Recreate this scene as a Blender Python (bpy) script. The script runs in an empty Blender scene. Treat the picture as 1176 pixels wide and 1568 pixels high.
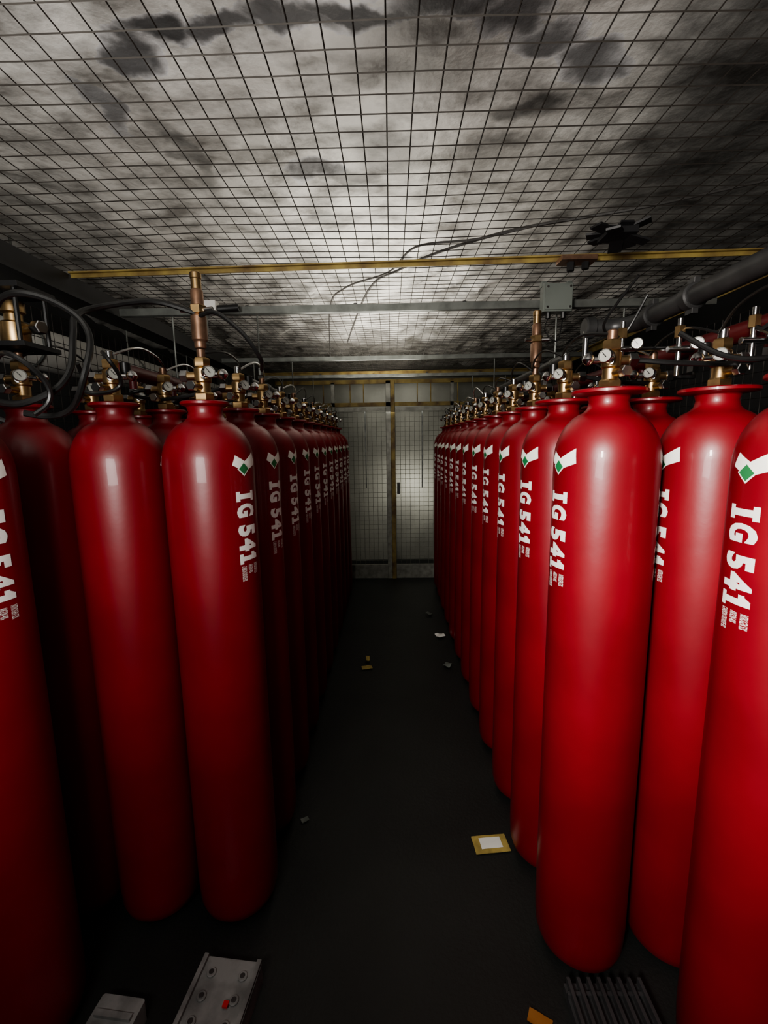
import bpy, bmesh, math, random
from mathutils import Vector, Matrix, noise
random.seed(7)
S=bpy.context.scene
COL=S.collection
CH=1.51   # camera height
DZ=.024

# ------------------------------------------------------------------ materials
def mat(name, col, rough=.5, metal=0.0, coat=0.0, var=0.0, vscale=8.0, bump=0.0, bscale=60.0, col2=None, emis=None):
    m=bpy.data.materials.new(name); m.use_nodes=True
    nt=m.node_tree; b=nt.nodes['Principled BSDF']
    b.inputs['Base Color'].default_value=(*col,1)
    b.inputs['Roughness'].default_value=rough
    b.inputs['Metallic'].default_value=metal
    b.inputs['Coat Weight'].default_value=coat
    tc=nt.nodes.new('ShaderNodeTexCoord')
    if var>0 or col2:
        n=nt.nodes.new('ShaderNodeTexNoise'); n.inputs['Scale'].default_value=vscale; n.inputs['Detail'].default_value=6
        nt.links.new(tc.outputs['Object'],n.inputs['Vector'])
        r=nt.nodes.new('ShaderNodeValToRGB')
        c2=col2 if col2 else tuple(c*(1-var) for c in col)
        r.color_ramp.elements[0].color=(*c2,1); r.color_ramp.elements[1].color=(*col,1)
        r.color_ramp.elements[0].position=.35; r.color_ramp.elements[1].position=.62
        nt.links.new(n.outputs['Fac'],r.inputs['Fac']); nt.links.new(r.outputs['Color'],b.inputs['Base Color'])
    if bump>0:
        n2=nt.nodes.new('ShaderNodeTexNoise'); n2.inputs['Scale'].default_value=bscale; n2.inputs['Detail'].default_value=5
        nt.links.new(tc.outputs['Object'],n2.inputs['Vector'])
        bp=nt.nodes.new('ShaderNodeBump'); bp.inputs['Strength'].default_value=bump; bp.inputs['Distance'].default_value=.01
        nt.links.new(n2.outputs['Fac'],bp.inputs['Height']); nt.links.new(bp.outputs['Normal'],b.inputs['Normal'])
    return m
M_RED=mat('red_satin_paint',(.19,.006,.012),.4,0,.12,var=.25,vscale=3,bump=.07,bscale=12)
M_REDP=mat('red_pipe_paint',(.09,.006,.008),.45,0,.05,var=.2)
M_WHITE=mat('white_vinyl',(.75,.74,.71),.5,var=.08)
M_DIAL=mat('gauge_dial',(.34,.34,.31),.3,var=.1)
M_LABEL=mat('paper_label',(.8,.81,.75),.55,var=.08)
M_GREEN=mat('green_diamond',(.02,.16,.055),.5,var=.1)
M_BRASS=mat('brass',(.48,.33,.17),.36,1,var=.25,vscale=30)
M_BRONZE=mat('aged_bronze',(.3,.18,.12),.42,.8,var=.4,vscale=25)
M_CHROME=mat('chrome_steel',(.58,.58,.58),.2,1,var=.1,vscale=30)
M_GALV=mat('galvanised_steel',(.19,.2,.185),.45,.6,var=.35,vscale=18)
M_GALVD=mat('galvanised_door_steel',(.33,.33,.29),.45,.4,var=.35,vscale=18)
M_WIRE=mat('wire_mesh_steel',(.05,.044,.038),.55,.5,var=.3,vscale=20)
M_WIREL=mat('wire_mesh_bright',(.3,.3,.26),.5,.4,var=.3,vscale=20)
M_BLACK=mat('black_rubber',(.010,.010,.010),.35,var=.3,vscale=20)
M_DSTEEL=mat('dark_painted_steel',(.016,.016,.017),.5,.2,var=.3,vscale=10)
M_DPIPE=mat('dark_grey_pipe',(.08,.08,.08),.4,.5,var=.3,vscale=12)
M_CABLE=mat('dusty_cable',(.08,.075,.07),.6,var=.3,vscale=12)
M_YEL=mat('yellow_chromate_steel',(.34,.26,.085),.5,.3,col2=(.13,.08,.035),vscale=9)
M_BOX=mat('grey_junction_box',(.13,.145,.13),.5,var=.15)
M_FLOOR=mat('floor_dark_epoxy',(.014,.016,.015),.55,col2=(.008,.0095,.009),vscale=2.2,bump=.15,bscale=90)
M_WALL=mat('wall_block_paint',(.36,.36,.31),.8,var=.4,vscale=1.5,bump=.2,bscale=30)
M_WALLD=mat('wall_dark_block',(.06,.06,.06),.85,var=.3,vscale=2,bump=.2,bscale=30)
M_PALLET=mat('grey_plastic',(.24,.24,.235),.5,var=.5,vscale=14,bump=.1)
M_MAT=mat('black_plastic_grate',(.045,.045,.047),.5,var=.3,vscale=14)
M_CARD=mat('cardboard_yellow',(.42,.32,.1),.7,var=.3,vscale=30)
M_ORANGE=mat('orange_plastic',(.35,.14,.03),.5,var=.2)
M_REDT=mat('red_bits',(.5,.03,.03),.5,var=.2)
M_DUCT=mat('white_insulation',(.75,.75,.7),.6,var=.2)

# ceiling sprayed / foil faced slab
def ceiling_mat():
    m=bpy.data.materials.new('ceiling_sprayed_foil'); m.use_nodes=True
    nt=m.node_tree; N=nt.nodes; L=nt.links; b=N['Principled BSDF']
    tc=N.new('ShaderNodeTexCoord')
    nw=N.new('ShaderNodeTexNoise'); nw.inputs['Scale'].default_value=7; nw.inputs['Detail'].default_value=7
    L.new(tc.outputs['Object'],nw.inputs['Vector'])
    sub=N.new('ShaderNodeVectorMath'); sub.operation='SUBTRACT'; sub.inputs[1].default_value=(.5,.5,.5)
    L.new(nw.outputs['Color'],sub.inputs[0])
    sc=N.new('ShaderNodeVectorMath'); sc.operation='SCALE'; sc.inputs['Scale'].default_value=.22
    L.new(sub.outputs[0],sc.inputs[0])
    ad=N.new('ShaderNodeVectorMath'); ad.operation='ADD'
    L.new(tc.outputs['Object'],ad.inputs[0]); L.new(sc.outputs[0],ad.inputs[1])
    st_=N.new('ShaderNodeVectorMath'); st_.operation='MULTIPLY'; st_.inputs[1].default_value=(.7,1.0,1)
    L.new(tc.outputs['Object'],st_.inputs[0])
    n=N.new('ShaderNodeTexNoise'); n.inputs['Scale'].default_value=9; n.inputs['Detail'].default_value=8; n.inputs['Roughness'].default_value=.58
    L.new(st_.outputs[0],n.inputs['Vector'])
    r=N.new('ShaderNodeValToRGB'); e=r.color_ramp.elements
    e[0].position=.32; e[0].color=(.28,.27,.25,1); e[1].position=.58; e[1].color=(.9,.885,.835,1)
    x=e.new(.44); x.color=(.58,.57,.54,1)
    L.new(n.outputs['Fac'],r.inputs['Fac'])
    cur=r.outputs['Color']
    stains_and_shade=[(-.77,1.38,.05,.10,.7),(-.62,1.22,.07,.06,.85),(-.50,1.175,.10,.045,.9),(-.36,1.16,.12,.035,.85),(-.2,1.14,.13,.035,.85),(-.05,1.115,.15,.035,.88),(.12,1.09,.13,.05,.9),(.27,1.14,.09,.07,.85),(.38,1.22,.1,.07,.8),(.50,1.30,.09,.06,.75),(.40,1.42,.1,.05,.65),(.10,1.24,.2,.14,.5),
            (-.64,1.62,.04,.22,.5),(-.25,1.72,.10,.05,.8),(-.12,1.74,.1,.04,.6),(-.4,1.62,.1,.06,.35),(.02,1.62,.14,.08,.4),(.3,1.62,.1,.1,.4),(-.3,2.05,.2,.05,.4),(1.4,1.6,.6,1.2,.6),(.9,1.1,.3,.35,.55),(1.0,1.6,.25,.4,.35)]  # last three broad entries paint the light's falloff to the right; others are stains
    for (sx,sy,rx,ry,st) in stains_and_shade:
        mp=N.new('ShaderNodeVectorMath'); mp.operation='SUBTRACT'; mp.inputs[1].default_value=(sx,sy,0)
        L.new(ad.outputs[0],mp.inputs[0])
        dv=N.new('ShaderNodeVectorMath'); dv.operation='MULTIPLY'; dv.inputs[1].default_value=(1/rx,1/ry,0)
        L.new(mp.outputs[0],dv.inputs[0])
        ln=N.new('ShaderNodeVectorMath'); ln.operation='LENGTH'; L.new(dv.outputs[0],ln.inputs[0])
        mr=N.new('ShaderNodeMapRange'); mr.interpolation_type='SMOOTHSTEP'
        mr.inputs['From Min'].default_value=.5; mr.inputs['From Max'].default_value=1.4
        mr.inputs['To Min'].default_value=1-st; mr.inputs['To Max'].default_value=1
        L.new(ln.outputs['Value'],mr.inputs['Value'])
        mx=N.new('ShaderNodeMix'); mx.data_type='RGBA'; mx.blend_type='DARKEN' if st>.65 else 'MULTIPLY'; mx.inputs['Factor'].default_value=1
        L.new(cur,mx.inputs['A']); L.new(mr.outputs['Result'],mx.inputs['B'])
        cur=mx.outputs['Result']
    L.new(cur,b.inputs['Base Color'])
    b.inputs['Roughness'].default_value=.5; b.inputs['Metallic'].default_value=.12
    n3=N.new('ShaderNodeTexNoise'); n3.inputs['Scale'].default_value=18; n3.inputs['Detail'].default_value=5
    L.new(tc.outputs['Object'],n3.inputs['Vector'])
    bp=N.new('ShaderNodeBump'); bp.inputs['Strength'].default_value=.35; bp.inputs['Distance'].default_value=.02
    L.new(n3.outputs['Fac'],bp.inputs['Height']); L.new(bp.outputs['Normal'],b.inputs['Normal'])
    return m
M_CEIL=ceiling_mat()

# ------------------------------------------------------------------ mesh builder
class MB:
    def __init__(s): s.v=[]; s.f=[]; s.m=[]; s.mats=[]
    def mi(s,m):
        if m not in s.mats: s.mats.append(m)
        return s.mats.index(m)
    def add(s,vs,fs,m):
        o=len(s.v); k=s.mi(m)
        s.v+= [tuple(v) for v in vs]
        for f in fs: s.f.append(tuple(i+o for i in f)); s.m.append(k)
    def lathe(s,prof,m,M=Matrix(),seg=24):
        vs=[];fs=[]
        for (r,z) in prof:
            for i in range(seg):
                a=2*math.pi*i/seg; vs.append(M@Vector((r*math.cos(a),r*math.sin(a),z)))
        n=len(prof)
        for j in range(n-1):
            for i in range(seg):
                k=(i+1)%seg
                fs.append((j*seg+i,j*seg+k,(j+1)*seg+k,(j+1)*seg+i))
        fs.append(tuple(range(seg-1,-1,-1))); fs.append(tuple((n-1)*seg+i for i in range(seg)))
        s.add(vs,fs,m)
    def cyl(s,p0,p1,r,m,seg=12,bev=0):
        p0=Vector(p0);p1=Vector(p1); d=p1-p0; L=d.length
        M=Matrix.Translation(p0)@d.to_track_quat('Z','Y').to_matrix().to_4x4()
        b=bev or r*.12
        s.lathe([(r-b,0),(r,b),(r,L-b),(r-b,L)],m,M,seg)
    def box(s,c,sz,m,M=None):
        x,y,z=[k/2 for k in sz]; c=Vector(c)
        b=min(x,y,z)*.15
        pr=[(x-b,-y),(x,-y+b),(x,y-b),(x-b,y),(-x+b,y),(-x,y-b),(-x,-y+b),(-x+b,-y)]
        vs=[Vector((p[0],p[1],-z)) for p in pr]+[Vector((p[0],p[1],z)) for p in pr]
        vs=[((M@v) if M else v)+c for v in vs]
        fs=[(i,(i+1)%8,8+(i+1)%8,8+i) for i in range(8)]+[tuple(range(7,-1,-1)),tuple(range(8,16))]
        s.add(vs,fs,m)
    def wire(s,p0,p1,r,m):
        p0=Vector(p0);p1=Vector(p1); d=(p1-p0).normalized()
        a=d.orthogonal().normalized(); b=d.cross(a)
        vs=[p+a*r*math.cos(t)+b*r*math.sin(t) for p in (p0,p1) for t in (0.785,2.356,3.927,5.498)]
        s.add(vs,[(i,(i+1)%4,4+(i+1)%4,4+i) for i in range(4)],m)
    def tube(s,pts,r,m,seg=8,sub=8):
        P=[Vector(p) for p in pts]; Q=[]
        n=len(P)
        if n>2:
            for i in range(n-1):
                a=P[max(i-1,0)];b=P[i];c=P[i+1];d=P[min(i+2,n-1)]
                for k in range(sub):
                    t=k/sub
                    Q.append(.5*((2*b)+(c-a)*t+(2*a-5*b+4*c-d)*t*t+(3*b-a-3*c+d)*t**3))
            Q.append(P[-1])
        else: Q=P
        T=[(Q[min(i+1,len(Q)-1)]-Q[max(i-1,0)]).normalized() for i in range(len(Q))]
        nrm=T[0].orthogonal().normalized(); vs=[];fs=[]
        for i,q in enumerate(Q):
            nrm=(nrm-T[i]*nrm.dot(T[i])).normalized(); bn=T[i].cross(nrm)
            for k in range(seg):
                a=2*math.pi*k/seg; vs.append(q+nrm*r*math.cos(a)+bn*r*math.sin(a))
        for j in range(len(Q)-1):
            for k in range(seg):
                l=(k+1)%seg; fs.append((j*seg+k,j*seg+l,(j+1)*seg+l,(j+1)*seg+k))
        fs.append(tuple(range(seg-1,-1,-1))); fs.append(tuple((len(Q)-1)*seg+k for k in range(seg)))
        s.add(vs,fs,m)
    def mesh(s,name,smooth=True):
        me=bpy.data.meshes.new(name); me.from_pydata(s.v,[],s.f)
        for m in s.mats: me.materials.append(m)
        me.polygons.foreach_set('material_index',s.m)
        me.polygons.foreach_set('use_smooth',[smooth]*len(s.f))
        me.update()
        if smooth: me.set_sharp_from_angle(angle=math.radians(38))
        return me
    def obj(s,name,loc=(0,0,0),smooth=True,parent=None):
        l=Vector(loc)
        if l.length>0: s.v=[tuple(Vector(v)-l) for v in s.v]
        o=bpy.data.objects.new(name,s.mesh(name,smooth)); o.location=l; COL.objects.link(o)
        if parent: o.parent=parent
        return o

# ------------------------------------------------------------------ gas cylinder
R=.125
def profile(fl):
    p=[(0.02,-DZ),(.075,-DZ),(.098,.008-DZ),(.114,.028-DZ),(.122,.055-DZ),(R,.09),(R,.5),(R,1.0),(R,1.425)]
    for i in range(1,11):
        a=math.radians(i*7.6)
        p.append((.038+(R-.038)*math.cos(a), 1.425+.125*math.sin(a)))
    p+=[(.05,1.556),(.046,1.572),(.05,1.586),(fl-.006,1.590),(fl,1.593),(fl,1.599),(fl-.004,1.602),(.03,1.603)]
    return p
PR=profile(.08)
def rad(z):
    for i in range(8,len(PR)-1):
        if PR[i][1]<=z<=PR[i+1][1]:
            t=(z-PR[i][1])/(PR[i+1][1]-PR[i][1]); return PR[i][0]*(1-t)+PR[i+1][0]*t
    return R
def surf(az,z,off=.0012):
    r=rad(z)+off; return Vector((r*math.cos(az),r*math.sin(az),z))

def text_geo(body,offset,spacing=1.0):
    cu=bpy.data.curves.new('t','FONT'); cu.body=body; cu.offset=offset; cu.space_character=spacing; cu.resolution_u=3
    o=bpy.data.objects.new('t',cu); COL.objects.link(o)
    bpy.context.view_layer.update()
    dg=bpy.context.evaluated_depsgraph_get()
    me=bpy.data.meshes.new_from_object(o.evaluated_get(dg))
    bpy.data.objects.remove(o)
    return me
def fit(me,u0,u1,v0,v1,slices=8):
    bm=bmesh.new(); bm.from_mesh(me)
    xs=[v.co.x for v in bm.verts]; ys=[v.co.y for v in bm.verts]
    a,b,c,d=min(xs),max(xs),min(ys),max(ys)
    for v in bm.verts:
        v.co=Vector((u0+(v.co.x-a)/(b-a)*(u1-u0), v0+(v.co.y-c)/(d-c)*(v1-v0),0))
    for i in range(1,slices):
        y=v0+(v1-v0)*i/slices
        bmesh.ops.bisect_plane(bm,geom=bm.verts[:]+bm.edges[:]+bm.faces[:],plane_co=(0,y,0),plane_no=(0,1,0))
    bm.verts.index_update()
    vs=[tuple(v.co) for v in bm.verts]; fs=[tuple(v.index for v in f.verts) for f in bm.faces]
    bm.free(); return vs,fs
VH=.034
T_G=fit(text_geo('G',.055),.034,.072,-VH,VH,10)
T_5=fit(text_geo('5',.055),.094,.127,-VH,VH,10)
T_4=fit(text_geo('4',.055),.133,.170,-VH,VH,10)
T_SMALL=fit(text_geo('NITROGEN 52%\nARGON 40%\nCARBON DIOXIDE 8%',.006),.211,.255,-.03,.034,8)
ZT=1.350
def put_text(mb,geo,az,ztop,m,off=.0012):
    vs,fs=geo
    mb.add([surf(az+v/R,ztop-u,off) for (u,v,_) in vs],fs,m)
def patch(mb,az,z,quad,m,off,nu=6,nv=4,k=.95):
    q=[Vector(p)*k for p in quad]; vs=[];fs=[]
    for j in range(nv+1):
        for i in range(nu+1):
            a=q[0].lerp(q[1],i/nu); b=q[3].lerp(q[2],i/nu); p=a.lerp(b,j/nv)
            vs.append(surf(az+p.x/R,z+p.y,off))
    for j in range(nv):
        for i in range(nu):
            k=j*(nu+1)+i; fs.append((k,k+1,k+nu+2,k+nu+1))
    mb.add(vs,fs,m)

def gauge(mb,p,d,r=.017):
    d=Vector(d).normalized(); p=Vector(p)
    M=Matrix.Translation(p)@d.to_track_quat('Z','Y').to_matrix().to_4x4()
    mb.lathe([(r*.8,-.016),(r*.96,-.012),(r,0),(r,.004),(r*.9,.008),(r*.8,.004)],M_CHROME,M,20)
    mb.lathe([(r*.79,.0035),(r*.79,.0048)],M_DIAL,M,20)
    Mn=M@Matrix.Rotation(.7,4,'Z')
    mb.add([Mn@Vector(q) for q in [(-.0012,-.004,.0055),(.0012,-.004,.0055),(.0006,r*.7,.0055),(-.0006,r*.7,.0055)]],[(0,1,2,3)],M_BLACK)

def cylinder_mesh(name,side,az,fl,variant):
    mb=MB()
    mb.lathe(profile(fl),M_RED,seg=56)
    def q(u0,u1,v0,v1,s0=0,s1=0):
        n=6; vs=[];fs=[]
        for k in range(n+1):
            v=v0+(v1-v0)*k/n; t=k/n; vs+= [(u0+s0*t,v,0),(u1+s1*t,v,0)]
        for k in range(n): fs.append((2*k,2*k+1,2*k+3,2*k+2))
        put_text(mb,(vs,fs),az,ZT,M_WHITE)
    q(.006,.020,-VH+.013,VH-.013); q(-.001,.027,-VH,-VH+.013); q(-.001,.027,VH-.013,VH)
    q(.184,.197,-VH+.012,VH); q(.176,.205,-VH,-VH+.012); q(.175,.184,VH-.025,VH-.012,0,0); q(.178,.184,VH-.012,VH-.001,6e-3,0)
    for T in (T_G,T_5,T_4,T_SMALL): put_text(mb,T,az,ZT,M_WHITE)
    zl=1.425
    patch(mb,az,zl,[(-.042,.000),(-.004,-.018),(.008,.008),(-.030,.028)],M_LABEL,.0012)
    patch(mb,az,zl,[(-.004,-.022),(.058,-.002),(.054,.036),(.004,.010)],M_LABEL,.0013)
    patch(mb,az,zl,[(-.002,-.034),(.022,-.012),(-.002,.010),(-.026,-.012)],M_LABEL,.0018)
    patch(mb,az,zl,[(-.002,-.029),(.017,-.012),(-.002,.005),(-.021,-.012)],M_GREEN,.0024)
    # valve
    mb.lathe([(.026,1.60),(.028,1.603),(.028,1.622),(.024,1.626)],M_BRASS,seg=6)
    mb.lathe([(.02,1.624),(.019,1.63),(.019,1.652),(.023,1.656),(.023,1.69),(.018,1.695)],M_BRASS,seg=16)
    mb.lathe([(.021,1.695),(.023,1.698),(.023,1.716),(.02,1.72)],M_BRASS,seg=6)
    mb.lathe([(.010,1.72),(.012,1.722),(.012,1.742),(.009,1.745)],M_CHROME if variant%2 else M_BRONZE,seg=12)
    mb.cyl((0,0,1.672),(.045*side,0,1.672),.012,M_BRASS,12)
    mb.cyl((.04*side,0,1.672),(.062*side,0,1.672),.017,M_CHROME,6)
    mb.cyl((0,0,1.665),(-.02*side,-.04,1.665),.008,M_CHROME,10)
    gauge(mb,(-.036*side,-.050,1.675),(-.7*side+(.0 if variant else -.1),-.7,.05))
    mb.cyl((0,0,1.64),(.01*side,-.045,1.64),.010,M_BRASS,10)
    mb.cyl((.01*side,-.04,1.64),(.012*side,-.06,1.64),.014,M_CHROME,6)
    mb.cyl((0,0,1.675),(-.045*side,.01,1.675),.009,M_CHROME,10)
    mb.lathe([(.006,-.014),(.013,-.008),(.016,0),(.013,.008),(.006,.014)],M_CHROME,Matrix.Translation((-.052*side,.01,1.677)),12)
    if variant==1:
        mb.cyl((-.03*side,.02,1.67),(-.03*side,.02,1.715),.014,M_BLACK,12)
    return mb.mesh(name)
meshes={}
def place(x,y,side,az,fl,variant):
    key=(side,round(az),fl,variant)
    if key not in meshes: meshes[key]=cylinder_mesh('gas_cylinder',side,math.radians(az),fl,variant)
    o=bpy.data.objects.new('gas_cylinder',meshes[key]); o.location=(x,y,DZ); COL.objects.link(o)
    return o
RIN=[];ROUT=[];LIN=[];LOUT=[];LOUT2=[]
for i in range(12):
    y=1.185+i*.305
    place(.548,y,1,190 if i==0 else [190,193,187][i%3],.088 if i<2 else .07,i%2); RIN.append((.548,y))
for i in range(13):
    y=.89+i*.305
    x=.805 if i==0 else .824
    place(x,y,1,183 if i==0 else [178,180,179][i%3],.088,i%2); ROUT.append((x,y))
for i in range(11):
    y=1.32+i*.305
    place(-.526,y,-1,[-23,-17,-14][min(i,2)],.066,i%2); LIN.append((-.526,y))
for i in range(11):
    y=1.32+i*.305
    place(-.785,y,-1,10,.066,(i+1)%2); LOUT.append((-.785,y))
place(-.965,.97,-1,-18,.066,1)
for i in range(11):
    y=1.32+i*.305
    place(-1.042,y,-1,14,.066,i%2); LOUT2.append((-1.042,y))

# ------------------------------------------------------------------ tall pilot actuators
def actuator(x,y,k=1.0):
    mb=MB(); T=Matrix.Translation((x,y,1.746+DZ))@Matrix.Diagonal((1,1,k,1)); z=0
    mb.lathe([(.014,z),(.016,z+.004),(.016,z+.02),(.021,z+.026),(.021,z+.10),(.017,z+.106)],M_BRONZE,T,18)
    mb.lathe([(.02,z+.106),(.023,z+.109),(.023,z+.132),(.02,z+.135)],M_BRASS,T,6)
    mb.lathe([(.017,z+.135),(.017,z+.178),(.0135,z+.184)],M_BRONZE,T,18)
    mb.lathe([(.0135,z+.18),(.0135,z+.215),(.015,z+.217),(.015,z+.233),(.012,z+.237)],M_BRASS,T,18)
    z=1.746+DZ
    mb.cyl((x,y,z+.10),(x+.045,y-.01,z+.10),.007,M_CHROME,10)
    mb.cyl((x,y,z+.10),(x-.045,y-.01,z+.10),.007,M_CHROME,10)
    return mb.obj('pilot_valve_actuator',(x,y,z))
actuator(*LIN[0],.84); actuator(*RIN[2],.86)
mb=MB(); x,y=LOUT2[0]; z=1.75+DZ
T=Matrix.Translation((x,y,0))
mb.lathe([(.034,z),(.036,z+.004),(.036,z+.07),(.03,z+.075)],M_BRASS,T,12)
mb.lathe([(.022,z+.075),(.022,z+.095),(.03,z+.10),(.03,z+.125),(.026,z+.13)],M_BRASS,T,12)
for a in (45,135,225,315):
    c=(x+.075*math.cos(math.radians(a)),y+.075*math.sin(math.radians(a)))
    mb.cyl((*c,z-.0),(*c,z+.15),.006,M_BLACK,8)
mb.box((x,y,z+.155),(.15,.14,.014),M_DSTEEL)
mb.box((x,y,z+.006),(.15,.14,.012),M_DSTEEL)
mb.cyl((x,y,z+.05),(x+.10,y-.04,z+.05),.012,M_BRASS,10)
mb.cyl((x+.08,y-.032,z+.05),(x+.11,y-.044,z+.05),.018,M_CHROME,6)
mb.cyl((x,y,z+.16),(x,y,z+.18),.014,M_CHROME,10)
mb.obj('selector_valve',(x,y,z))

# ------------------------------------------------------------------ discharge piping (one system)
PIPING=bpy.data.objects.new('discharge_piping',None); COL.objects.link(PIPING)
def manifold(xm,zm,y0,y1,ys,r,m,name):
    mb=MB(); mb.cyl((xm,y0,zm),(xm,y1,zm),r,m,20,bev=.006)
    for y in ys:
        if y<y0+.02: continue
        mb.cyl((xm,y,zm-r*.6),(xm,y,zm-r-.035),.013,m,10)
        mb.cyl((xm,y,zm-r-.03),(xm,y,zm-r-.055),.018,M_CHROME,6)
    yy=y0+.3
    while yy<y1:
        mb.cyl((xm,yy-.022,zm),(xm,yy+.022,zm),r+.008,m,20,bev=.004); yy+=1.2
    for yy in (2.0,3.16,4.0):
        if y0<yy<y1:
            mb.cyl((xm,yy+.03,zm+r*.8),(xm,yy+.03,CH+.54),.004,M_GALV,8)
            mb.cyl((xm,yy+.02,zm),(xm,yy+.04,zm),r+.004,M_GALV,20,bev=.002)
    return mb.obj(name,(xm,y0,zm),parent=PIPING)
yr=[p[1] for p in ROUT]; yl=[p[1] for p in LOUT]
manifold(.70,CH+.31,1.9,4.6,[y+.05 for y in yr if y>1.95],.02,M_DPIPE,'manifold_1')
manifold(.98,CH+.28,.4,4.6,[y+.05 for y in yr],.028,M_REDP,'manifold_2')
manifold(-.66,CH+.28,2.2,4.6,[y+.05 for y in yl if y>2.3],.02,M_DPIPE,'manifold_3')
manifold(-.92,CH+.25,1.6,4.6,[y+.05 for y in yl],.026,M_REDP,'manifold_4')
HZ=1.672+DZ
mb=MB()
def hose(a,b,sag,r=.0065,m=M_BLACK,side=(0,0,0)):
    a=Vector(a);b=Vector(b);s=Vector(side)
    mb.tube([a,a.lerp(b,.25)+Vector((0,0,sag*.7))+s*.7,a.lerp(b,.6)+Vector((0,0,sag))+s,b],r,m)
for rows,xm,zm,sd in ((ROUT,.98,CH+.28,1),([p for p in RIN if p[1]>1.9],.70,CH+.31,1),([p for p in LIN if p[1]>2.2],-.66,CH+.28,-1),([p for p in LOUT if p[1]>1.5],-.92,CH+.25,-1),(RIN[:2],.98,CH+.28,1),(LIN[1:3],-.92,CH+.25,-1)):
    for (x,y) in rows:
        mb_z=zm-.03-.05
        hose((x+.062*sd,y,HZ),(xm,y+.05,mb_z),-.02+random.uniform(-.01,.02),side=(0,-.04+random.uniform(-.03,.03),0))
mb.obj('discharge_hoses',(0,1.3,1.7),parent=PIPING)
mb=MB()
for rows,sd in ((RIN,1),(ROUT,1),(LIN,-1),(LOUT,-1),(LOUT2,-1)):
    for (a,b) in zip(rows[:-1],rows[1:]):
        dz=random.uniform(.015,.05)
        pa=Vector((a[0],a[1],1.735+DZ)); pb=Vector((b[0],b[1],1.735+DZ))
        mb.tube([pa+Vector((-.01*sd,0,0)),pa.lerp(pb,.3)+Vector((-.035*sd,0,dz)),pa.lerp(pb,.7)+Vector((-.03*sd,0,dz*.8)),pb+Vector((-.01*sd,0,0))],.0035,M_CHROME if random.random()<.3 else M_BLACK,6)
mb.obj('pilot_tubing',(0,1.3,1.735),parent=PIPING)

# large black hoses (left front)
mb=MB()
x,y=LIN[0]
mb.tube([(x,y-.01,CH+.35),(x-.10,y-.05,CH+.372),(x-.2,y-.12,CH+.34),(-.735,1.12,CH+.30),(-.72,1.08,CH+.25),(-.715,1.05,CH+.17),(-.735,1.02,CH+.12),(-.80,1.0,CH+.09),(-.87,1.0,CH+.10)],.0075,M_BLACK)
mb.tube([(x,y-.01,CH+.34),(x+.06,y-.03,CH+.345),(x+.13,y-.03,CH+.29),(x+.165,y,CH+.23),(x+.14,y+.1,CH+.215)],.006,M_BLACK)
def loop(cx,cz,r,Y,a0,a1,rad_,n=14,ex=1.0):
    mb.tube([(cx+r*ex*math.cos(a0+(a1-a0)*k/n),Y+.02*math.sin(k*.9),cz+r*math.sin(a0+(a1-a0)*k/n)) for k in range(n+1)],rad_,M_BLACK,8,4)
loop(-.77,CH+.19,.125,1.02,-1.9,2.2,.007)
loop(-.80,CH+.12,.07,.98,-.9,4.4,.0055)
loop(-.70,CH+.17,.05,1.12,-3.6,1.2,.005)
mb.obj('flexible_hose',(x,y,CH+.36),parent=PIPING)
mb=MB()
mb.tube([(.66,1.10,CH+.23),(.72,1.04,CH+.17),(.80,1.02,CH+.16),(.86,1.05,CH+.2),(.87,1.15,CH+.25)],.006,M_BLACK)
mb.tube([(.95,1.0,CH+.40),(.90,1.05,CH+.30),(.86,1.12,CH+.24)],.005,M_BLACK)
mb.tube([(.66,1.3,CH+.42),(.62,1.4,CH+.32),(.70,1.45,CH+.3),(.74,1.4,CH+.4)],.004,M_BLACK)
mb.obj('flexible_hose_2',(.66,1.1,CH+.2),parent=PIPING)

# large dark main pipe on right with grooved couplings
mb=MB()
xm,zm=.93,CH+.42
mb.tube([(xm,.3,zm),(xm,1.75,zm)],.031,M_DPIPE,24)
mb.tube([(xm,1.75,zm),(xm-.01,1.83,zm),(xm-.06,1.88,zm),(xm-.14,1.89,zm)],.031,M_DPIPE,24)
for yy in (1.15,1.5,1.72):
    mb.cyl((xm,yy-.02,zm),(xm,yy+.02,zm),.04,M_DPIPE,24)
    mb.box((xm,yy,zm+.042),(.02,.036,.02),M_DPIPE); mb.box((xm,yy,zm-.042),(.02,.036,.02),M_DPIPE)
mb.cyl((xm-.13,1.89,zm),(xm-.17,1.89,zm),.04,M_DPIPE,24)
mb.cyl((xm-.16,1.89,zm-.01),(xm-.16,1.89,zm-.12),.012,M_CHROME,10)
mb.obj('main_pipe',(xm,1,zm),parent=PIPING)
mb=MB()
for (x,y,z) in [(.70,1.45,CH+.31),(.78,1.3,CH+.28),(.9,1.2,CH+.28)]:
    mb.cyl((x,y,z-.12),(x,y,z+.03),.007,M_CHROME,10)
    mb.cyl((x,y,z-.02),(x,y,z+.01),.014,M_BRASS,6)
    mb.cyl((x-.03,y,z-.05),(x+.04,y,z-.05),.009,M_CHROME,10)
    gauge(mb,(x+.03,y-.03,z-.04),(-.6,-1,0),.017)
mb.cyl((.70,1.45,CH+.26),(.98,1.45,CH+.26),.006,M_CHROME,8)
mb.obj('pilot_fittings',(.8,1.3,CH+.2),parent=PIPING)

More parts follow.
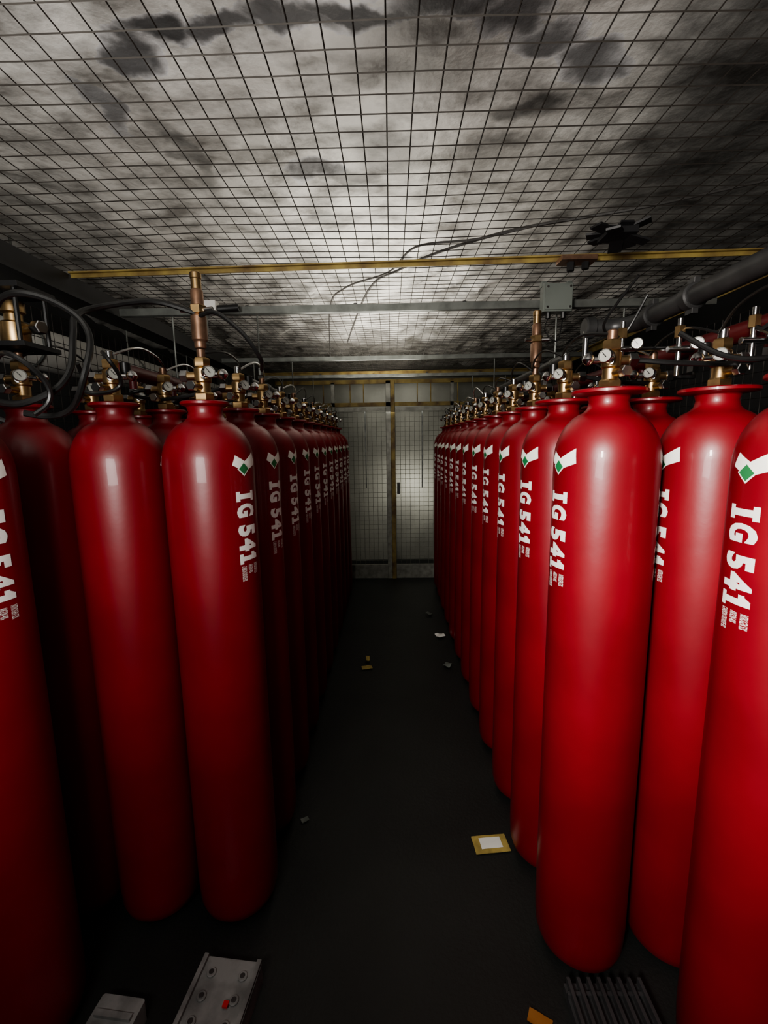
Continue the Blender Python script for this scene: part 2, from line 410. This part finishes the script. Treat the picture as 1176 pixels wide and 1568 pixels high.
# ------------------------------------------------------------------ cage: ceiling wire mesh, struts
ZM=CH+.63
def ceil_grid(name,ax0,ax1,b0,b1,step,r,m):
    mb=MB()
    n=int(round((ax1-ax0)/step))
    ys=[b0+(b1-b0)*k/14 for k in range(15)]
    def zz(x,y): return ZM+.006*math.sin(x*5+1)*math.sin(y*3.1)
    for i in range(n+1):
        x=ax0+i*step
        for a,b in zip(ys[:-1],ys[1:]): mb.wire((x,a,zz(x,a)),(x,b,zz(x,b)),r,m)
    n=int(round((b1-b0)/step)); xs=[ax0+(ax1-ax0)*k/8 for k in range(9)]
    for i in range(n+1):
        y=b0+i*step
        for a,b in zip(xs[:-1],xs[1:]): mb.wire((a,y,zz(a,y)-2*r*.8),(b,y,zz(b,y)-2*r*.8),r,m)
    return mb.obj(name,(0,b0,ZM),smooth=False)
ceil_grid('ceiling_wire_mesh',-1.25,1.40,-1.2,4.8,.05,.0014,M_WIRE)
def wallmesh(name,p0,p1,z0,z1,step,r,m):
    mb=MB(); p0=Vector((*p0,0)); p1=Vector((*p1,0)); L=(p1-p0).length; d=(p1-p0)/L
    for i in range(int(L/step)+1):
        p=p0+d*i*step; mb.wire((p.x,p.y,z0),(p.x,p.y,z1),r,m)
    for i in range(int((z1-z0)/step)+1):
        z=z0+i*step; mb.wire((p0.x,p0.y,z),(p1.x,p1.y,z),r,m)
    return mb.obj(name,(p0.x,p0.y,z0),smooth=False)
wallmesh('cage_side_wire_mesh',(-1.275,.2),(-1.275,4.8),.0,2.0,.05,.0014,M_WIRE)
wallmesh('cage_side_wire_mesh',(1.44,.2),(1.44,4.8),.0,2.0,.05,.0014,M_WIRE)

def angle_beam(name,p0,p1,w,t,m,rz=0):
    mb=MB(); p0=Vector(p0);p1=Vector(p1);c=(p0+p1)/2;d=p1-p0
    if abs(d.x)>abs(d.y):
        L=abs(d.x); mb.box(c+Vector((0,0,-t/2)),(L,w,t),m); mb.box(c+Vector((0,w/2-t/2,-w/2)),(L,t,w),m)
    else:
        L=abs(d.y); mb.box(c+Vector((0,0,-t/2)),(w,L,t),m); mb.box(c+Vector((w/2-t/2,0,-w/2)),(t,L,w),m)
    o=mb.obj(name,c); o.rotation_euler.z=rz; return o
angle_beam('ceiling_angle_beam',(-1.16,1.72,ZM-.01),(1.35,1.72,ZM-.01),.018,.005,M_YEL,-.03)
angle_beam('ceiling_angle_beam',(-1.16,4.3,ZM-.01),(1.35,4.3,ZM-.01),.03,.005,M_YEL)
angle_beam('cage_side_rail',(1.39,-.6,ZM-.012),(1.39,4.8,ZM-.012),.04,.006,M_YEL)
mb=MB()
mb.box((-1.2,1.8,ZM-.05),(.07,5.9,.07),M_DSTEEL)
mb.box((-1.2,1.8,ZM-.09),(.11,5.9,.012),M_DSTEEL)
mb.obj('cage_side_rail',(-1.2,1.8,ZM-.05))
mb=MB()
mb.tube([(-1.55,.8,CH+.42),(-1.55,4.7,CH+.42)],.09,M_DUCT,24)
for yy in (1.2,2.0,2.8,3.6,4.4): mb.cyl((-1.55,yy-.015,CH+.42),(-1.55,yy+.015,CH+.42),.096,M_GALV,24); mb.cyl((-1.55,yy,CH+.5),(-1.55,yy,CH+.85),.005,M_GALV,8)
mb.obj('insulated_duct',(-1.55,2,CH+.42))

def strut(name,y,z,x0,x1,h=.03):
    mb=MB(); L=x1-x0; c=(x0+x1)/2
    mb.box((c,y,z+h/2),(L,h,.003),M_GALV)
    mb.box((c,y-h/2,z),(L,.003,h),M_GALV); mb.box((c,y+h/2,z),(L,.003,h),M_GALV)
    mb.box((c,y-h/2+.005,z-h/2),(L,.009,.003),M_GALV); mb.box((c,y+h/2-.005,z-h/2),(L,.009,.003),M_GALV)
    x=x0+.08
    while x<x1:
        mb.cyl((x,y,z+h/2),(x,y,z+h/2+.008),.009,M_DPIPE,6); x+=.45
    return mb.obj(name,(c,y,z))
strut('strut_channel',2.0,CH+.54,-1.12,1.33,.026)
strut('strut_channel',3.16,CH+.54,-1.12,1.33,.024)
strut('strut_channel',4.0,CH+.54,-1.12,1.33,.022)
mb=MB()
mb.box((-.72,1.93,CH+.535),(.06,.05,.045),M_WHITE)
mb.cyl((-.75,1.93,CH+.51),(-.75,1.93,CH+.43),.018,M_GALV,12)
mb.cyl((-.69,1.93,CH+.53),(-.61,1.95,CH+.54),.014,M_DSTEEL,10)
mb.obj('cable_clamp',(-.72,1.93,CH+.5))
mb=MB()
mb.cyl((-.55,2.0,CH+.52),(-.55,2.0,CH+.3),.003,M_GALV,8)
mb.cyl((-.55,2.0,CH+.31),(-.55,2.0,CH+.28),.009,M_GALV,6)
mb.obj('threaded_rod',(-.55,2.0,CH+.4))
mb=MB(); bx,by,bz=.665,1.94,CH+.545
mb.box((bx,by,bz),(.115,.05,.105),M_BOX); mb.box((bx,by-.028,bz),(.105,.008,.095),M_BOX)
mb.box((bx-.05,by+.01,bz+.055),(.02,.03,.02),M_BOX); mb.box((bx+.05,by+.01,bz+.055),(.02,.03,.02),M_BOX)
for sx in (-1,1):
    for sz in (-1,1): mb.cyl((bx+sx*.044,by-.03,bz+sz*.038),(bx+sx*.044,by-.035,bz+sz*.038),.005,M_CHROME,8)
mb.cyl((bx-.03,by,bz-.05),(bx-.03,by,bz-.075),.01,M_BLACK,8); mb.cyl((bx+.03,by,bz-.05),(bx+.03,by,bz-.075),.01,M_BLACK,8)
mb.tube([(bx-.03,by,bz-.07),(bx-.04,by,bz-.12),(bx+.01,by,bz-.16),(bx+.03,by,bz-.07)],.0025,M_BLACK,6)
mb.obj('junction_box',(bx,by,bz))
mb=MB()
for k in range(9):
    a=k*2*math.pi/9+random.uniform(-.2,.2); r=random.uniform(.05,.10)
    p=Vector((.70,1.52,ZM-.02))
    Mx=Matrix.Rotation(a,3,'Z')@Matrix.Rotation(random.uniform(-.35,.35),3,'Y')
    mb.box(p+Mx@Vector((r*.5,0,0)),(r,.04,.006),M_DSTEEL,Mx)
mb.box((.70,1.52,ZM-.02),(.09,.08,.02),M_DSTEEL)
mb.box((.64,1.68,ZM-.035),(.12,.06,.015),M_BRONZE)
mb.cyl((.62,1.68,ZM-.03),(.62,1.68,ZM-.07),.013,M_DSTEEL,6)
mb.cyl((.67,1.68,ZM-.03),(.67,1.68,ZM-.065),.013,M_DSTEEL,6)
mb.obj('beam_clamp',(.68,1.6,ZM-.03))
mb=MB()
def cab(pts,r): mb.tube([(x,y,ZM+.04+random.uniform(0,.03)) for x,y in pts],r,M_CABLE,7)
cab([(-.3,3.4),(-.1,2.3),(.05,2.0),(.2,1.8),(.42,1.66),(.62,1.55),(.78,1.48),(1.1,1.40),(1.35,1.3)],.005)
cab([(-.5,4.0),(-.32,2.6),(-.2,2.2),(0,2.05),(.1,1.8),(.3,1.7),(.5,1.6),(.66,1.55)],.004)
mb.obj('cable_run',(0,2,ZM+.02))

# ------------------------------------------------------------------ back cage doors
YB=4.9
mb=MB()
def fr(x0,x1,z0,z1,y=YB,m=M_YEL,d=.03):
    mb.box(((x0+x1)/2,y,(z0+z1)/2),(x1-x0,d,z1-z0),m)
fr(-.05,-.0,0.0,2.12,m=M_GALVD,d=.03); fr(.0,.045,0.0,2.12,m=M_YEL,d=.05)
fr(-1.25,1.42,1.86,1.9,m=M_YEL); fr(-1.25,1.42,2.09,2.13,m=M_YEL)
fr(-.62,-.58,0,2.1,m=M_GALVD); fr(.62,.66,0,2.1,m=M_GALVD)
fr(-1.25,-1.2,0,2.1,m=M_GALVD); fr(1.37,1.42,0,2.1,m=M_GALVD)
for (a,b) in ((-.58,-.05),(.045,.62),(-1.2,-.62),(.66,1.37)):
    fr(a,b,.0,.13,m=M_GALVD,d=.012)
    fr(a,b,.13,.155,m=M_GALVD); fr(a,b,1.81,1.85,m=M_GALVD)
for x in (-.27,.33): fr(x-.006,x+.006,1.0,1.82,m=M_GALV,d=.012)
for x in (-.7,-.42,-.28,.28,.42,.7): fr(x-.006,x+.006,1.9,2.09,m=M_YEL,d=.012)
mb.box((.075,YB-.03,1.0),(.03,.04,.12),M_DPIPE)
step=.05
for i in range(54):
    x=-1.25+i*step; mb.wire((x,YB+.005,.1),(x,YB+.005,1.84),.0018,M_WIREL)
for i in range(36):
    z=.1+i*step; mb.wire((-1.25,YB+.005,z),(1.42,YB+.005,z),.0018,M_WIREL)
mb.obj('door_1',(0,YB,0),smooth=False)

# ------------------------------------------------------------------ room shell
def slab(name,c,sz,m):
    b=MB(); x,y,z=[k/2 for k in sz]
    vs=[(sx*x,sy*y,sz_*z) for sx in(-1,1) for sy in(-1,1) for sz_ in(-1,1)]
    b.add([Vector(v)+Vector(c) for v in vs],[(0,1,3,2),(4,6,7,5),(0,4,5,1),(2,3,7,6),(0,2,6,4),(1,5,7,3)],m)
    return b.obj(name,c,smooth=False)
slab('floor',(0,1.5,-.05),(4.4,9,.1),M_FLOOR)
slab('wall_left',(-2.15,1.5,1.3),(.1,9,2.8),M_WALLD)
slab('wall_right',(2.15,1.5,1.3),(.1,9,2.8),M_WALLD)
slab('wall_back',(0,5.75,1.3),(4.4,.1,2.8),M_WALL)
slab('wall_rear',(0,-2.95,1.3),(4.4,.1,2.8),M_WALLD)
mb=MB(); nx,ny=170,330; vs=[];fs=[]
for j in range(ny+1):
    for i in range(nx+1):
        x=-2.15+4.3*i/nx; y=-2.9+8.6*j/ny
        p=Vector((x,y,0))
        far=min(1,max(0,(y-1.9)/1.2))
        h=.02*noise.fractal(p*1.6,1,2,3)+.012*abs(noise.noise(p*6))+.006*abs(noise.noise(p*15))
        h+=far*.05*(1-abs(noise.noise(Vector((x*5+y*2.2,y*2.6-x,3))))*2.2)
        vs.append((x,y,2.42-h))
for j in range(ny):
    for i in range(nx):
        k=j*(nx+1)+i; fs.append((k,k+nx+1,k+nx+2,k+1))
mb.add(vs,fs,M_CEIL); mb.obj('ceiling')

# ------------------------------------------------------------------ pallets on floor
mb=MB()
Mr=Matrix.Rotation(math.radians(-6),3,'Z')
O=Vector((-.48,.95,0))
def pb(c,s,m): mb.box(O+Mr@Vector(c),s,m,Mr)
pb((0,-.1,.03),(.17,.46,.06),M_PALLET)
for k in range(8):
    for s in (-1,1):
        q=Mr@Vector((s*.045,.09-k*.055,0))
        mb.cyl(O+q+Vector((0,0,.06)),O+q+Vector((0,0,.066)),.013,M_PALLET,10)
        mb.cyl(O+q+Vector((0,0,.066)),O+q+Vector((0,0,.067)),.007,M_DPIPE,10)
for s in (-1,1): pb((s*.078,-.1,.065),(.012,.46,.012),M_PALLET)
pb((.03,.02,.07),(.014,.014,.006),M_REDT)
pb((-.25,-.12,.03),(.12,.27,.06),M_PALLET)
pb((-.135,-.24,.02),(.12,.04,.03),M_PALLET)
for k in range(4): pb((-.25,-.03-k*.055,.064),(.10,.014,.01),M_PALLET)
mb.obj('plastic_pallet',O)
mb=MB()
mb.box((.563,.84,.012),(.215,.42,.024),M_MAT)
for k in range(8): mb.box((.467+k*.0275,.84,.034),(.009,.42,.022),M_MAT)
for k in range(5): mb.box((.563,.66+k*.09,.028),(.215,.01,.012),M_MAT)
mb.obj('plastic_grate_mat',(.563,.84,0))

# ------------------------------------------------------------------ floor litter
def scrap(name,x,y,w,d,a,m,h=.004,m2=None):
    mb=MB(); n=5; vs=[];fs=[]
    Mx=Matrix.Rotation(a,3,'Z')
    for j in range(n+1):
        for i in range(n+1):
            u=(i/n-.5)*w; v=(j/n-.5)*d
            z=.003+h*(1+noise.noise(Vector((u*30+x*9,v*30+y*5,0))))
            vs.append(Mx@Vector((u,v,z)))
    for j in range(n):
        for i in range(n):
            k=j*(n+1)+i; fs.append((k,k+1,k+n+2,k+n+1))
    mb.add([v+Vector((x,y,0)) for v in vs],fs,m)
    vb=[v-Vector((0,0,.002)) for v in vs]; mb.add([v+Vector((x,y,0)) for v in vb],[f[::-1] for f in fs],m)
    if m2:
        mb.add([v*0.62+Vector((x,y,.006)) for v in vs],fs,m2)
    return mb.obj(name,(x,y,0))
scrap('cardboard_scrap',.355,1.51,.13,.075,.1,M_CARD,.003,M_LABEL)
scrap('paper_scrap',-.18,2.86,.07,.04,.2,M_CARD,.008)
scrap('paper_scrap',-.18,2.97,.025,.06,.1,M_CARD,.02)
scrap('paper_scrap',.36,3.35,.06,.06,.5,M_WHITE,.014)
scrap('paper_scrap',.36,2.88,.05,.05,1.1,M_BOX,.014)
scrap('paper_scrap',.31,3.8,.04,.05,1.1,M_BOX,.014)
scrap('paper_scrap',-.366,1.62,.03,.02,.5,M_BOX,.006)
scrap('plastic_scrap',.37,.98,.06,.03,-.5,M_ORANGE,.004)

# ------------------------------------------------------------------ lights
def area(name,loc,target,size,power,col=(1,1,1),sy=None,spread=180):
    l=bpy.data.lights.new(name,'AREA'); l.energy=power; l.color=col; l.size=size; l.spread=math.radians(spread)
    if sy: l.shape='RECTANGLE'; l.size_y=sy
    o=bpy.data.objects.new(name,l); o.location=loc
    o.rotation_euler=(Vector(target)-Vector(loc)).to_track_quat('-Z','Y').to_euler(); COL.objects.link(o)
area('lamp_main',(-.75,-.9,1.95),(.98,1.2,1.12),.2,14,(1,.93,.87),.4,60)
area('ceiling_fill_near',(-.5,-.35,1.62),(-.45,1.25,2.4),.6,33,(1,.97,.92))  # added fill behind the camera, brightens the near ceiling, no real fixture
area('ceiling_fill_far',(-.1,3.1,1.93),(-.1,3.1,2.4),.6,17,(1,.95,.85),2.4)  # added upward fill over the aisle for the far ceiling, unseen from below
area('lamp_back',(.28,5.3,.95),(.28,5.7,.9),.15,2.6,(1,.97,.9))
area('lamp_back_fill',(0,5.2,2.0),(0,5.7,1.2),.8,2.2,(1,.97,.9))
w=bpy.data.worlds.new('w'); S.world=w; w.use_nodes=True
w.node_tree.nodes['Background'].inputs[0].default_value=(.02,.02,.02,1)

# ------------------------------------------------------------------ camera
cd=bpy.data.cameras.new('cam'); cam=bpy.data.objects.new('camera',cd); COL.objects.link(cam)
cd.sensor_fit='HORIZONTAL'; cd.sensor_width=24; cd.lens=24*700/1176; cd.clip_start=.02
cam.matrix_world=Matrix.Translation((0,0,CH))@Matrix.Rotation(math.radians(1.0),4,'Z')@Matrix.Rotation(math.radians(90-8.93),4,'X')@Matrix.Rotation(math.radians(-.9),4,'Z')
S.camera=cam
S.view_settings.view_transform='AgX'
S.view_settings.look='AgX - Medium High Contrast'
